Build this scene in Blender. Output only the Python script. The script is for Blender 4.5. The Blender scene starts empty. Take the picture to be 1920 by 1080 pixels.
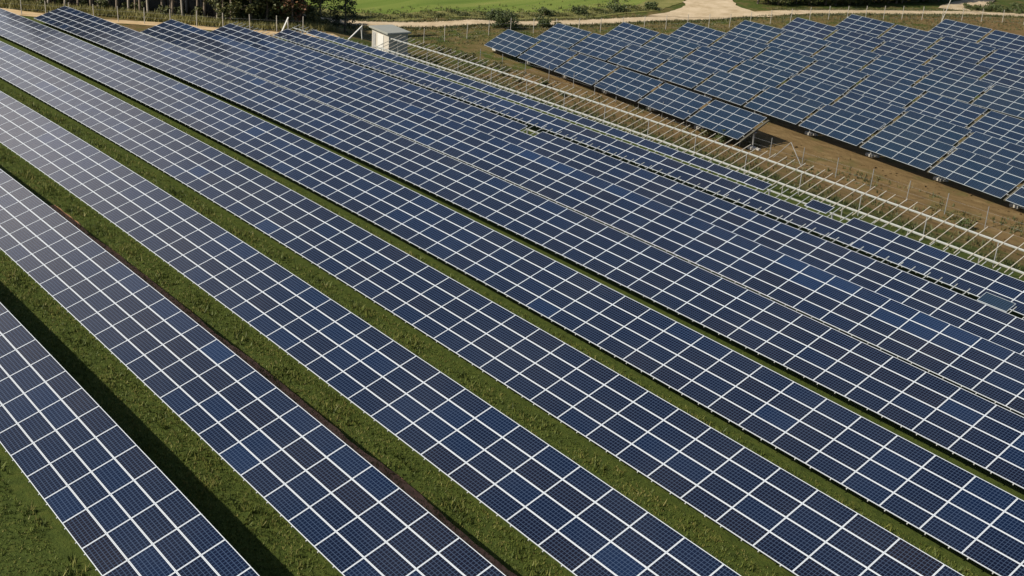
import bpy, math, random
import numpy as np
from mathutils import Matrix, Vector
random.seed(7); rng = np.random.default_rng(7)
SC = bpy.context.scene
COL = SC.collection

# ------------------------------------------------------------------ camera, sky, sun, exposure
CZ = 28.0                                   # the drone hovers 28 m up
CAM_F = 2224.574 / 1920.0                   # focal length / frame width
PITCH, YAW, ROLL = 0.393551, 2.431609, 0.0694595
F = np.array([math.cos(YAW)*math.cos(PITCH), math.sin(YAW)*math.cos(PITCH), -math.sin(PITCH)])
R0 = np.cross(F, [0, 0, 1]); R0 /= np.linalg.norm(R0); U0 = np.cross(R0, F)
RV = math.cos(ROLL)*R0 + math.sin(ROLL)*U0
UV_ = -math.sin(ROLL)*R0 + math.cos(ROLL)*U0
cam = bpy.data.cameras.new("camera"); cam.sensor_width = 36.0; cam.lens = 36.0*CAM_F
cam.clip_start = 0.5; cam.clip_end = 9000
co = bpy.data.objects.new("camera", cam); COL.objects.link(co)
M = Matrix.Identity(4)
for i in range(3):
    M[i][0], M[i][1], M[i][2] = RV[i], UV_[i], -F[i]
M[2][3] = CZ
co.matrix_world = M
SC.camera = co

SUN_EL = math.radians(40)
SUN_H = np.array([-0.30, -0.954])           # horizontal direction towards the sun
SUN_AZ = math.atan2(SUN_H[0], SUN_H[1])
W = bpy.data.worlds.new("World"); SC.world = W; W.use_nodes = True
nt = W.node_tree; nt.nodes.clear()
sky = nt.nodes.new("ShaderNodeTexSky"); sky.sky_type = 'NISHITA'; sky.sun_disc = False
sky.sun_elevation = SUN_EL; sky.sun_rotation = SUN_AZ; sky.altitude = 100
sky.air_density = 1.0; sky.dust_density = 1.5; sky.ozone_density = 1.0
bg = nt.nodes.new("ShaderNodeBackground"); bg.inputs['Strength'].default_value = 0.062
wo = nt.nodes.new("ShaderNodeOutputWorld")
# unseen bright cloud added in the west, shaped to brighten the left panels' reflections
geo_ = nt.nodes.new("ShaderNodeTexCoord"); dp = nt.nodes.new("ShaderNodeVectorMath"); dp.operation = 'DOT_PRODUCT'
ce = math.radians(20); ca = math.radians(177.5)
dp.inputs[1].default_value = (math.cos(ca)*math.cos(ce), math.sin(ca)*math.cos(ce), math.sin(ce))
nt.links.new(geo_.outputs['Generated'], dp.inputs[0])
nz = nt.nodes.new("ShaderNodeTexNoise"); nz.inputs['Scale'].default_value = 3.2; nz.inputs['Detail'].default_value = 5; nz.inputs['Distortion'].default_value = .4
mpn = nt.nodes.new("ShaderNodeMapping"); mpn.inputs['Scale'].default_value = (1, 1, 2.2)
nt.links.new(geo_.outputs['Generated'], mpn.inputs[0]); nt.links.new(mpn.outputs[0], nz.inputs['Vector'])
ad = nt.nodes.new("ShaderNodeMath"); ad.operation = 'MULTIPLY_ADD'; ad.inputs[1].default_value = .04
nt.links.new(nz.outputs['Fac'], ad.inputs[0]); nt.links.new(dp.outputs['Value'], ad.inputs[2])
mrn = nt.nodes.new("ShaderNodeMapRange"); mrn.inputs['From Min'].default_value = .968; mrn.inputs['From Max'].default_value = 1.022
nt.links.new(ad.outputs[0], mrn.inputs[0])
pw = nt.nodes.new("ShaderNodeMath"); pw.operation = 'POWER'; pw.inputs[1].default_value = 2.8
nt.links.new(mrn.outputs[0], pw.inputs[0]); mrn = pw
cm = nt.nodes.new("ShaderNodeMix"); cm.data_type = 'RGBA'; cm.inputs[7].default_value = (18.5, 17.0, 16.2, 1)
nt.links.new(mrn.outputs[0], cm.inputs[0]); nt.links.new(sky.outputs[0], cm.inputs[6])
nt.links.new(cm.outputs[2], bg.inputs[0]); nt.links.new(bg.outputs[0], wo.inputs[0])
sun = bpy.data.lights.new("sun", 'SUN'); sun.energy = 4.2; sun.angle = math.radians(0.55); sun.color = (1.0, 0.905, 0.76)
so = bpy.data.objects.new("sun", sun); COL.objects.link(so)
sd = Vector((SUN_H[0]*math.cos(SUN_EL), SUN_H[1]*math.cos(SUN_EL), math.sin(SUN_EL)))
so.rotation_euler = sd.to_track_quat('Z', 'Y').to_euler()
vs = SC.view_settings
vs.view_transform = 'Standard'; vs.look = 'None'; vs.exposure = 0.45; vs.gamma = 1.0; vs.use_curve_mapping = False

# ------------------------------------------------------------------ terrain
S = 1.98/1.665
T = [-26.5664, 0.0751, -0.7064, -0.0409, -0.4176, -0.9998]
PSI = math.radians(-7.5953)
PERP = [71, 80.6, 89, 97, 105.5, 114, 122, 130, 138, 170]
ZR = [-3.8, -3.45, -2.65, -2.75, -2.45, -1.95, -1.75, -1.05, -0.5, -0.4]
def sm(a, b, v):
    q = np.clip((v-a)/(b-a), 0, 1); return q*q*(3-2*q)
def terr(x, y):
    X = np.clip((x/S+50)/40, -2.1, 2.2); Y = np.clip((y/S-30)/30, -1.5, 1.45)
    return T[0]+T[1]*X+T[2]*X**2+T[3]*X**3+T[4]*X*Y+T[5]*Y**2+CZ
def ground(x, y):
    x = np.asarray(x, float); y = np.asarray(y, float)
    perp = -x*math.sin(PSI)+y*math.cos(PSI)
    g = np.interp(perp, PERP, ZR) - .3*np.clip((-72-x)/48, -1., 1.4)
    w = sm(78.5, 92.8, y)
    return (1-w)*(terr(x, y)-0.71-.22*sm(-135, -115, x))+w*g
def px(P):
    P = np.atleast_2d(np.asarray(P, float)) - np.array([0, 0, CZ])
    d = P@F
    return np.stack([960+2224.574*(P@RV)/d, 540-2224.574*(P@UV_)/d], -1)

# ------------------------------------------------------------------ helpers
def tag(o, label=None, cat=None, group=None, kind=None):
    if label: o['label'] = label
    if cat: o['category'] = cat
    if group: o['group'] = group
    if kind: o['kind'] = kind
    return o
def empty(name, loc, rz=0.0):
    o = bpy.data.objects.new(name, None); o.empty_display_size = .3
    o.location = loc; o.rotation_euler = (0, 0, rz); COL.objects.link(o); return o
def link(name, me, parent=None):
    o = bpy.data.objects.new(name, me); COL.objects.link(o)
    if parent: o.parent = parent
    return o
def cpy(o, parent=None):
    c = o.copy(); COL.objects.link(c); c.parent = parent
    return c
class MB:
    def __init__(s): s.v = []; s.f = []; s.m = []
    def add(s, vs, fs, mi=0):
        o = len(s.v); s.v += [tuple(map(float, v)) for v in vs]
        s.f += [tuple(o+i for i in f) for f in fs]; s.m += [mi]*len(fs)
    def box(s, c, d, mi=0, rot=None):
        x, y, z = d[0]/2, d[1]/2, d[2]/2
        P = np.array([(-x,-y,-z),(x,-y,-z),(x,y,-z),(-x,y,-z),(-x,-y,z),(x,-y,z),(x,y,z),(-x,y,z)])
        if rot is not None: P = P@np.array(rot).T
        s.add(P+np.array(c), [(0,3,2,1),(4,5,6,7),(0,1,5,4),(1,2,6,5),(2,3,7,6),(3,0,4,7)], mi)
    def bar(s, a, b, w, h=None, mi=0, up=(0,0,1)):
        a = np.array(a, float); b = np.array(b, float); h = h or w
        d = b-a; L = np.linalg.norm(d); d /= L
        u = np.array(up, float)
        if abs(d@u) > .98: u = np.array([1., 0, 0])
        r = np.cross(d, u); r /= np.linalg.norm(r); u = np.cross(r, d)
        s.box((a+b)/2, (L, w, h), mi, np.stack([d, r, u], 1))
    def tube(s, pts, rad, n=8, mi=0, cap=True):
        pts = np.array(pts, float); rad = np.broadcast_to(rad, len(pts)); o = len(s.v)
        for k, p in enumerate(pts):
            d = pts[min(k+1, len(pts)-1)]-pts[max(k-1, 0)]; d /= np.linalg.norm(d)
            u = np.array([1., 0, 0]) if abs(d[2]) > .7 else np.array([0, 0, 1.])
            r = np.cross(d, u); r /= np.linalg.norm(r); w = np.cross(r, d)
            for i in range(n):
                t = 2*math.pi*i/n; s.v.append(tuple(p+rad[k]*(math.cos(t)*r+math.sin(t)*w)))
        for k in range(len(pts)-1):
            for i in range(n):
                a = o+k*n+i; b = o+k*n+(i+1) % n
                s.f.append((a, b, b+n, a+n)); s.m.append(mi)
        if cap:
            s.f.append(tuple(o+i for i in range(n))[::-1]); s.m.append(mi)
            e = o+(len(pts)-1)*n; s.f.append(tuple(e+i for i in range(n))); s.m.append(mi)
    def mesh(s, name, mats):
        me = bpy.data.meshes.new(name); me.from_pydata(s.v, [], s.f)
        for m in (mats if isinstance(mats, (list, tuple)) else [mats]): me.materials.append(m)
        me.polygons.foreach_set('material_index', s.m); me.update(); return me
    def build(s, name, mats, parent=None): return link(name, s.mesh(name, mats), parent)

# ------------------------------------------------------------------ materials
def mat(name):
    m = bpy.data.materials.new(name); m.use_nodes = True
    t = m.node_tree; b = t.nodes['Principled BSDF']
    return m, t, b
def N(t, typ, **kw):
    n = t.nodes.new(typ)
    for k, v in kw.items(): setattr(n, k, v)
    return n
def math_(t, op, a, b=None, c=None):
    n = N(t, 'ShaderNodeMath', operation=op)
    for i, q in enumerate((a, b, c)):
        if q is None: continue
        if isinstance(q, (int, float)): n.inputs[i].default_value = q
        else: t.links.new(q, n.inputs[i])
    return n.outputs[0]
def mix(t, f, a, b):
    n = N(t, 'ShaderNodeMix', data_type='RGBA')
    for sock, q in ((n.inputs[0], f), (n.inputs[6], a), (n.inputs[7], b)):
        if isinstance(q, (int, float)): sock.default_value = q
        elif isinstance(q, tuple): sock.default_value = (*q, 1)
        else: t.links.new(q, sock)
    return n.outputs[2]
def ramp(t, f, stops):
    n = N(t, 'ShaderNodeValToRGB'); e = n.color_ramp.elements
    while len(e) > 1: e.remove(e[-1])
    e[0].position = stops[0][0]; e[0].color = (*stops[0][1], 1)
    for p, c in stops[1:]:
        q = e.new(p); q.color = (*c, 1)
    t.links.new(f, n.inputs[0]); return n.outputs[0]
def noise(t, scale, detail=4, rough=.55, coord='Object', dist=0.0, stretch=None):
    tc = N(t, 'ShaderNodeTexCoord'); n = N(t, 'ShaderNodeTexNoise')
    n.inputs['Scale'].default_value = scale; n.inputs['Detail'].default_value = detail
    n.inputs['Roughness'].default_value = rough; n.inputs['Distortion'].default_value = dist
    src = tc.outputs[coord]
    if stretch:
        mp = N(t, 'ShaderNodeMapping'); mp.inputs['Scale'].default_value = stretch[:3]
        if len(stretch) > 3: mp.inputs['Rotation'].default_value = (0, 0, stretch[3])
        t.links.new(src, mp.inputs[0]); src = mp.outputs[0]
    t.links.new(src, n.inputs['Vector']); return n.outputs['Fac']
def bump(t, b, h, strength, dist):
    n = N(t, 'ShaderNodeBump'); n.inputs['Strength'].default_value = strength; n.inputs['Distance'].default_value = dist
    t.links.new(h, n.inputs['Height']); t.links.new(n.outputs[0], b.inputs['Normal'])
def simple(name, col, rough=.6, metal=0., var=.25, scale=3.):
    m, t, b = mat(name)
    f = noise(t, scale)
    t.links.new(mix(t, f, tuple(c*(1-var) for c in col), tuple(min(1, c*(1+var)) for c in col)), b.inputs['Base Color'])
    b.inputs['Roughness'].default_value = rough; b.inputs['Metallic'].default_value = metal
    return m

M_ALU = simple("anodised_aluminium", (.57, .625, .68), .42, 0.0, .06, 2)
M_GIRDER = simple("gap_shade_girder", (.075, .07, .05), .7, 0, .2, 3)  # girder colour darkened so the gaps between tables read as shade
M_RAFTER = simple("dull_galvanised_rafter", (.50, .46, .38), .55, .1, .2, 3)
M_ALU_DULL = simple("dull_aluminium", (.40, .45, .49), .45, 0.0, .1, 2)
M_STEEL = simple("galvanised_steel", (.30, .31, .31), .5, .25, .15, 4)
M_RAIL = simple("bright_galvanised_rail", (.46, .48, .46), .42, .1, .1, 3)
M_DARK = simple("dark_backsheet", (.5, .5, .5), .6)
M_CONC = simple("pale_concrete", (.40, .39, .36), .85, 0, .25, 6)
M_WHITE = simple("white_paint", (.62, .62, .59), .5, 0, .05, 4)
M_HUTWALL = simple("hut_wall_panel", (.47, .44, .38), .7, 0, .12, 1.2)
M_ROOF = simple("grey_roof_sheet", (.27, .28, .25), .6, 0, .12, 2)
M_SLAT = simple("grey_louvre", (.34, .34, .33), .6, 0, .1, 5)
M_WOOD = simple("weathered_wood", (.5, .42, .3), .8, 0, .25, 5)
M_POSTF = simple("fence_post_concrete", (.42, .40, .35), .85, 0, .2, 5)

def cell_material():
    m, t, b = mat("silicon_cells_under_glass")
    uv = N(t, 'ShaderNodeUVMap', uv_map='UVMap'); sp = N(t, 'ShaderNodeSeparateXYZ'); t.links.new(uv.outputs[0], sp.inputs[0])
    def line(s, w):
        f = math_(t, 'FRACT', s); d = math_(t, 'ABSOLUTE', math_(t, 'SUBTRACT', f, .5))
        n = N(t, 'ShaderNodeMapRange'); n.inputs['From Min'].default_value = .5-w; n.inputs['From Max'].default_value = .5-w*.35
        t.links.new(d, n.inputs[0]); return n.outputs[0]
    u, v = sp.outputs[0], sp.outputs[1]
    lu, lv = line(u, .10), line(v, .10)
    bus = line(math_(t, 'ADD', math_(t, 'MULTIPLY', v, 2.0), .5), .08)
    inside = math_(t, 'MULTIPLY', math_(t, 'MULTIPLY', math_(t, 'GREATER_THAN', u, .06), math_(t, 'LESS_THAN', u, 11.94)),
                   math_(t, 'MULTIPLY', math_(t, 'GREATER_THAN', v, .08), math_(t, 'LESS_THAN', v, 5.92)))
    oi = N(t, 'ShaderNodeObjectInfo'); so_ = N(t, 'ShaderNodeSeparateColor'); t.links.new(oi.outputs['Color'], so_.inputs[0])
    at = N(t, 'ShaderNodeAttribute'); at.attribute_name = 'tint'
    tint = math_(t, 'ADD', so_.outputs[0], at.outputs['Fac'])
    base = ramp(t, tint, [(0., (.0062, .0044, .0088)), (.25, (.0028, .0037, .0130)), (.5, (.0017, .0046, .0185)), (.75, (.0020, .0088, .033)), (1., (.0034, .017, .058))])
    teal = mix(t, so_.outputs[1], base, (.0034, .0165, .030))
    # the crystal grain of polycrystalline wafers
    vor = N(t, 'ShaderNodeTexVoronoi'); vor.inputs['Scale'].default_value = 6.0
    t.links.new(uv.outputs[0], vor.inputs['Vector'])
    sv = N(t, 'ShaderNodeSeparateColor'); t.links.new(vor.outputs['Color'], sv.inputs[0])
    gr = math_(t, 'MULTIPLY_ADD', sv.outputs[0], .35, .82)
    hs = N(t, 'ShaderNodeHueSaturation'); t.links.new(teal, hs.inputs['Color']); t.links.new(gr, hs.inputs['Value'])
    lines = math_(t, 'MAXIMUM', math_(t, 'MULTIPLY', lu, .46), math_(t, 'MAXIMUM', math_(t, 'MULTIPLY', lv, .50), math_(t, 'MULTIPLY', bus, .06)))
    lines = math_(t, 'MULTIPLY', lines, inside)
    c = mix(t, lines, hs.outputs[0], (.085, .135, .235))
    # dust: broad faint films and a few dribbles, denser along the low edge of each module
    gp = N(t, 'ShaderNodeNewGeometry'); dn = N(t, 'ShaderNodeTexNoise'); dn.inputs['Scale'].default_value = .22; dn.inputs['Detail'].default_value = 5
    t.links.new(gp.outputs['Position'], dn.inputs['Vector'])
    dm = N(t, 'ShaderNodeMapRange'); dm.inputs['From Min'].default_value = .42; dm.inputs['From Max'].default_value = .75; dm.inputs['To Max'].default_value = .03
    t.links.new(dn.outputs['Fac'], dm.inputs[0])
    sk = N(t, 'ShaderNodeTexNoise'); sk.inputs['Scale'].default_value = 1.0; sk.inputs['Detail'].default_value = 4
    mpp = N(t, 'ShaderNodeMapping'); mpp.inputs['Scale'].default_value = (1.6, .25, 1); t.links.new(uv.outputs[0], mpp.inputs[0])
    ofs = N(t, 'ShaderNodeVectorMath', operation='ADD'); t.links.new(mpp.outputs[0], ofs.inputs[0]); t.links.new(gp.outputs['Position'], ofs.inputs[1])
    t.links.new(ofs.outputs[0], sk.inputs['Vector'])
    low = N(t, 'ShaderNodeMapRange'); low.inputs['From Min'].default_value = .9; low.inputs['From Max'].default_value = .0; low.inputs['To Max'].default_value = .035
    t.links.new(v, low.inputs[0])
    dust = math_(t, 'ADD', dm.outputs[0], math_(t, 'MULTIPLY', sk.outputs['Fac'], math_(t, 'ADD', low.outputs[0], .010)))
    c = mix(t, dust, c, (.22, .21, .19))
    t.links.new(c, b.inputs['Base Color'])
    d1 = noise(t, 3.0, 3, .6)
    b.inputs['Roughness'].default_value = .13
    mr = N(t, 'ShaderNodeMapRange'); mr.inputs['To Min'].default_value = .10; mr.inputs['To Max'].default_value = .22
    t.links.new(d1, mr.inputs[0]); t.links.new(mr.outputs[0], b.inputs['Roughness'])
    b.inputs['IOR'].default_value = 1.41
    b.inputs['Sheen Weight'].default_value = .010; b.inputs['Sheen Roughness'].default_value = .45
    return m
M_CELL = cell_material()

def foliage(name, a, b_, c, hue=.0):
    m, t, b = mat(name)
    oi = N(t, 'ShaderNodeObjectInfo'); at = N(t, 'ShaderNodeAttribute'); at.attribute_name = 'shade'
    f = math_(t, 'ADD', math_(t, 'MULTIPLY', at.outputs['Fac'], .8), math_(t, 'MULTIPLY', oi.outputs['Random'], .25))
    t.links.new(ramp(t, f, [(0, a), (.5, b_), (1, c)]), b.inputs['Base Color'])
    b.inputs['Roughness'].default_value = .6
    b.inputs['Subsurface Weight'].default_value = 0.0
    return m
M_PINE = foliage("pine_needles", (.02, .03, .012), (.035, .055, .018), (.06, .085, .025))
M_LEAF = foliage("broad_leaves", (.03, .040, .012), (.066, .082, .02), (.155, .14, .042))
M_RED = foliage("autumn_leaves", (.06, .03, .014), (.15, .06, .022), (.22, .13, .04))
M_SHRUB = foliage("shrub_leaves", (.03, .045, .012), (.055, .08, .02), (.11, .13, .035))
M_WEED = foliage("weed_leaves", (.035, .05, .014), (.075, .085, .024), (.16, .13, .05))
M_BLADE = foliage("grass_blades", (.042, .066, .011), (.112, .145, .023), (.235, .21, .062))
M_TALL = foliage("tall_verge_grass", (.10, .10, .03), (.19, .18, .05), (.32, .28, .10))
M_BARK = simple("tree_bark", (.20, .16, .12), .9, 0, .4, 3)
M_PALEBARK = simple("pale_bark", (.36, .32, .26), .9, 0, .35, 3)

def ground_material():
    m, t, b = mat("grass_and_dry_earth")
    at = N(t, 'ShaderNodeAttribute'); at.attribute_name = 'dry'
    n1 = noise(t, .35, 5, .6); n2 = noise(t, 2.2, 6, .68); n3 = noise(t, 9.0, 4, .7); n4 = noise(t, .06, 3, .5)
    g = ramp(t, n2, [(.25, (.026, .042, .009)), (.5, (.058, .084, .016)), (.68, (.088, .105, .022)), (.85, (.14, .11, .04))])
    g2 = mix(t, math_(t, 'MULTIPLY', n3, .7), g, (.04, .052, .013))
    nd = noise(t, 1.1, 6, .7, stretch=(.35, 1.3, 1, math.radians(7.5)))
    d = ramp(t, nd, [(.2, (.060, .040, .017)), (.42, (.125, .085, .037)), (.6, (.185, .130, .060)), (.8, (.28, .21, .105))])
    d2 = mix(t, math_(t, 'MULTIPLY', n3, .55), d, (.13, .085, .036))
    dg = mix(t, ramp(t, n1, [(.52, (0, 0, 0)), (.66, (.6, .6, .6))]), d2, (.085, .085, .028))
    f = math_(t, 'ADD', at.outputs['Fac'], math_(t, 'MULTIPLY', math_(t, 'SUBTRACT', n1, .5), 1.1))
    f = math_(t, 'ADD', f, math_(t, 'MULTIPLY', math_(t, 'SUBTRACT', n2, .5), .5))
    fr = ramp(t, f, [(.38, (0, 0, 0)), (.62, (1, 1, 1))])
    t.links.new(mix(t, fr, g2, dg), b.inputs['Base Color'])
    b.inputs['Roughness'].default_value = .95; b.inputs['Specular IOR Level'].default_value = .1
    bump(t, b, math_(t, 'ADD', n2, math_(t, 'MULTIPLY', n3, .5)), .9, .12)
    return m
M_GROUND = ground_material()
def patch(name, stops, scale, stretch=None, rough=.95, bs=.6, bd=.06, fine=8.):
    m, t, b = mat(name)
    n = noise(t, scale, 6, .65, stretch=stretch); k = noise(t, fine, 4, .7)
    f = math_(t, 'ADD', math_(t, 'MULTIPLY', n, .75), math_(t, 'MULTIPLY', k, .25))
    t.links.new(ramp(t, f, stops), b.inputs['Base Color'])
    b.inputs['Roughness'].default_value = rough; b.inputs['Specular IOR Level'].default_value = .1
    bump(t, b, f, bs, bd); return m
M_SAND = patch("sandy_road", [(.25, (.26, .19, .11)), (.45, (.41, .33, .215)), (.6, (.50, .41, .285)), (.8, (.58, .49, .36))], .45, fine=4.)
M_PATHS = patch("sand_path", [(.3, (.34, .24, .12)), (.5, (.50, .37, .21)), (.7, (.58, .45, .28))], .5)
M_FIELD = patch("meadow", [(.3, (.055, .095, .016)), (.44, (.105, .155, .028)), (.56, (.15, .19, .042)), (.7, (.25, .235, .08))], .2, stretch=(1.0, .11, 1, math.radians(28)))
M_VERGE = patch("rough_verge", [(.25, (.06, .08, .018)), (.5, (.15, .15, .05)), (.75, (.27, .24, .10))], .35)
M_DIRT = patch("dark_soil", [(.25, (.28, .14, .08)), (.5, (.42, .22, .13)), (.75, (.52, .29, .17))], 1.4)
M_LITTER = patch("leaf_litter", [(.25, (.03, .022, .012)), (.5, (.06, .045, .022)), (.75, (.10, .08, .035))], .6)

# ------------------------------------------------------------------ the ground
def grid_mesh(name, X, Y, Z, m, parent=None):
    ny, nx = X.shape
    v = np.stack([X, Y, Z], -1).reshape(-1, 3)
    i = np.arange(ny*nx).reshape(ny, nx)
    q = np.stack([i[:-1, :-1], i[:-1, 1:], i[1:, 1:], i[1:, :-1]], -1).reshape(-1, 4)
    me = bpy.data.meshes.new(name); me.from_pydata(v.tolist(), [], q.tolist()); me.materials.append(m); me.update()
    me.polygons.foreach_set('use_smooth', [True]*len(me.polygons))
    return link(name, me, parent)
def axis(segs):
    out = []
    for a, b, n in segs: out += list(np.linspace(a, b, n, endpoint=False))
    return np.array(out+[segs[-1][1]])
gx = axis([(-4000, -460, 8), (-460, -190, 60), (-190, 30, 230), (30, 200, 20), (200, 4000, 8)])
gy = axis([(-4000, -60, 8), (-60, 0, 12), (0, 230, 240), (230, 420, 50), (420, 4000, 8)])
GX, GY = np.meshgrid(gx, gy)
go = grid_mesh("ground", GX, GY, ground(GX, GY), M_GROUND)
tag(go, kind='structure')
w = sm(70, 84, GY)*.62 + .22*sm(84, 94, GY)
w = np.maximum(w, .9*sm(-122, -134, GX)*sm(60, 75, GY)*(1-sm(82, 88, GY)))
perp_ = -GX*math.sin(PSI)+GY*math.cos(PSI)
w = w-.30*sm(89, 96, perp_)*sm(-128, -120, GX)*(1-sm(150, 160, perp_))  # darker, greener ground under the tables stands in for shade in their gaps
w = w-.22*np.exp(-((GY-82)/4.0)**2)
w = np.where((GX < -112) & (GY > 84), np.minimum(w, .50), w)
w = np.maximum(w, .62*sm(-126, -140, GX)*sm(44, 54, GY)*(1-sm(84, 90, GY)))
w = np.where((GY > 138) & (GX < np.interp(GY, [100, 137, 155, 174, 194, 220], [-138, -125.5, -117, -110, -100, -80])-3), .42, w)
w[GX < -170] = .3
dry = np.clip(w, 0, 1)
a = go.data.attributes.new('dry', 'FLOAT', 'POINT'); a.data.foreach_set('value', dry.ravel().astype(np.float32))

def ribbon(name, cl, wl, wr, m, lift, step=1.0, nc=8, jag=.0):
    cl = np.array(cl, float); n = len(cl)
    wl = np.broadcast_to(wl, n); wr = np.broadcast_to(wr, n)
    L = np.r_[0, np.cumsum(np.linalg.norm(np.diff(cl, axis=0), axis=1))]
    ts = np.linspace(0, L[-1], max(3, int(L[-1]/step)))
    def cr(v):                                              # smoothed interpolation
        a = np.interp(ts, L, v); k = max(1, int(len(ts)/n/1.5)); ker = np.ones(k)/k
        return np.convolve(np.pad(a, k//2, mode='edge'), ker, 'valid')[:len(ts)] if k > 1 else a
    x, y = cr(cl[:, 0]), cr(cl[:, 1]); a, b = cr(wl), cr(wr)
    if jag:
        a = a+np.convolve(rng.normal(0, jag, len(ts)+4), np.ones(5)/2.2, 'valid'); b = b+np.convolve(rng.normal(0, jag, len(ts)+4), np.ones(5)/2.2, 'valid')
    dx, dy = np.gradient(x), np.gradient(y); l = np.hypot(dx, dy); nx, ny = -dy/l, dx/l
    s = np.linspace(0, 1, nc)[None, :]
    off = a[:, None]*(1-s)-b[:, None]*s
    X = x[:, None]+nx[:, None]*off; Y = y[:, None]+ny[:, None]*off
    o = grid_mesh(name, X, Y, ground(X, Y)+lift, m); tag(o, kind='structure'); return o

ROAD = [(-175, 76), (-158, 86), (-147, 94), (-140.5, 103), (-136.5, 110), (-132.5, 119.5), (-129, 127.5), (-125.5, 137), (-121, 146.5), (-117, 155), (-113.8, 165), (-110, 174), (-105.5, 185), (-100, 194.5), (-92, 205), (-80, 218)]
ribbon("field", [(-210, 66), (-170, 86), (-152, 97), (-143, 111), (-135.5, 128.5), (-134, 141), (-141, 156), (-160, 190), (-200, 240)], 260, 0, M_FIELD, .03, 2.0, 60)
ribbon("verge", [(-205, 64), (-168, 84.5), (-149.5, 96), (-141, 110.5), (-133.3, 128), (-132, 140.5), (-139, 155), (-158, 190)], 4.5, .8, M_VERGE, .06, 1.0, 8, .35)
ribbon("road", ROAD, 1.9, 1.7, M_SAND, .10, 1.0, 8, .10)
ribbon("side_road", [(-121.5, 142), (-125, 145), (-129, 149), (-134, 153.5), (-142, 160), (-155, 170), (-190, 195)], [11, 6.5, 4.2, 3.2, 2.8, 2.6, 2.6], [10, 6.0, 4.0, 3.0, 2.6, 2.6, 2.6], M_SAND, .14, .6, 12, .28)
ribbon("far_track", [(-106, 186), (-110, 194), (-113, 203), (-120, 216), (-135, 235)], [4.5, 3.4, 2.4, 2.2, 2.2], [3.5, 2.6, 2.4, 2.2, 2.2], M_SAND, .15, 1.0, 8, .15)
ribbon("sand_path", [(-176, 35), (-161, 48), (-154.5, 51.5), (-149, 54.2), (-146, 58.2), (-142.8, 61.2), (-139, 64.8), (-134.5, 68.8), (-131, 74), (-129.5, 80)], 1.55, 1.35, M_PATHS, .05, .6, 8, .16)
ribbon("forest_floor", [(-215, 20), (-182, 38), (-166, 50.5), (-157.5, 56.5), (-149.5, 62.3), (-142.5, 67.5), (-138.2, 72.5), (-136.2, 78.5), (-143, 86)], 70, 0, M_LITTER, .06, 1.5, 40, .3)
# bare strip of soil left behind the second row
xs = np.linspace(-78, 4, 150)
ys = 19.373+3.88+1.25
ribbon("soil_strip", np.stack([xs, np.full_like(xs, ys)], 1), 1.02, 1.6, M_DIRT, .03, .5, 8, .06)

# worn wheel ruts along the dirt track
M_RUT = patch("packed_track_soil", [(.25, (.06, .04, .018)), (.5, (.11, .075, .034)), (.75, (.2, .15, .075))], .9, stretch=(.3, 1.5, 1, math.radians(7.5)))
for o_, p_ in ((0, 0), (1.7, .4)):
    xs_ = np.linspace(-112, -32, 60)
    ribbon("wheel_rut", np.stack([xs_, 93.9-.132*(xs_+72)-o_*.9+.35*np.sin(xs_*.13+p_)-1.0], 1), .24, .24, M_RUT, .03, .7, 4, .07)

# ------------------------------------------------------------------ photovoltaic modules
A, B = 1.98, 1.022
ML, MW, FR = 1.970, 1.010, .028
def module_geo():
    x, y = ML/2, MW/2; f = FR
    o = [(-x,-y),(x,-y),(x,y),(-x,y)]; n = [(-x+f,-y+f),(x-f,-y+f),(x-f,y-f),(-x+f,y-f)]
    V = [(*p, 0) for p in o]+[(*p, 0) for p in n]+[(*p, -.006) for p in n]+[(*p, -.04) for p in o]
    frame = [(i, (i+1) % 4, 4+(i+1) % 4, 4+i) for i in range(4)]
    frame += [(4+i, 4+(i+1) % 4, 8+(i+1) % 4, 8+i) for i in range(4)]
    frame += [(12+i, 12+(i+1) % 4, (i+1) % 4, i) for i in range(4)]
    return np.array(V, float), frame, (8, 9, 10, 11), (15, 14, 13, 12)
MV, MFR, MGL, MBK = module_geo()
def set_uv(me, glass_mat=0):
    uv = me.uv_layers.new(name='UVMap'); q = [(0, 0), (12, 0), (12, 6), (0, 6)]
    arr = np.zeros((len(me.loops), 2), np.float32)
    mi = np.empty(len(me.polygons), np.int32); me.polygons.foreach_get('material_index', mi)
    ls = np.empty(len(me.polygons), np.int32); me.polygons.foreach_get('loop_start', ls)
    for k in np.where(mi == glass_mat)[0]: arr[ls[k]:ls[k]+4] = q
    uv.data.foreach_set('uv', arr.ravel())
b_ = MB(); b_.add(MV, [MGL], 0); b_.add(MV, [MBK], 1); ME_GLASS = b_.mesh('solar_module', [M_CELL, M_DARK]); set_uv(ME_GLASS)
b_ = MB(); b_.add(MV, MFR, 0); ME_FRAME = b_.mesh('module_frame', [M_ALU])
b_ = MB(); b_.add(MV, [MGL], 0); b_.add(MV, MFR, 2); b_.add(MV, [MBK], 1); ME_FULL = b_.mesh('solar_module', [M_CELL, M_DARK, M_ALU_DULL]); set_uv(ME_FULL)
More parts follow.
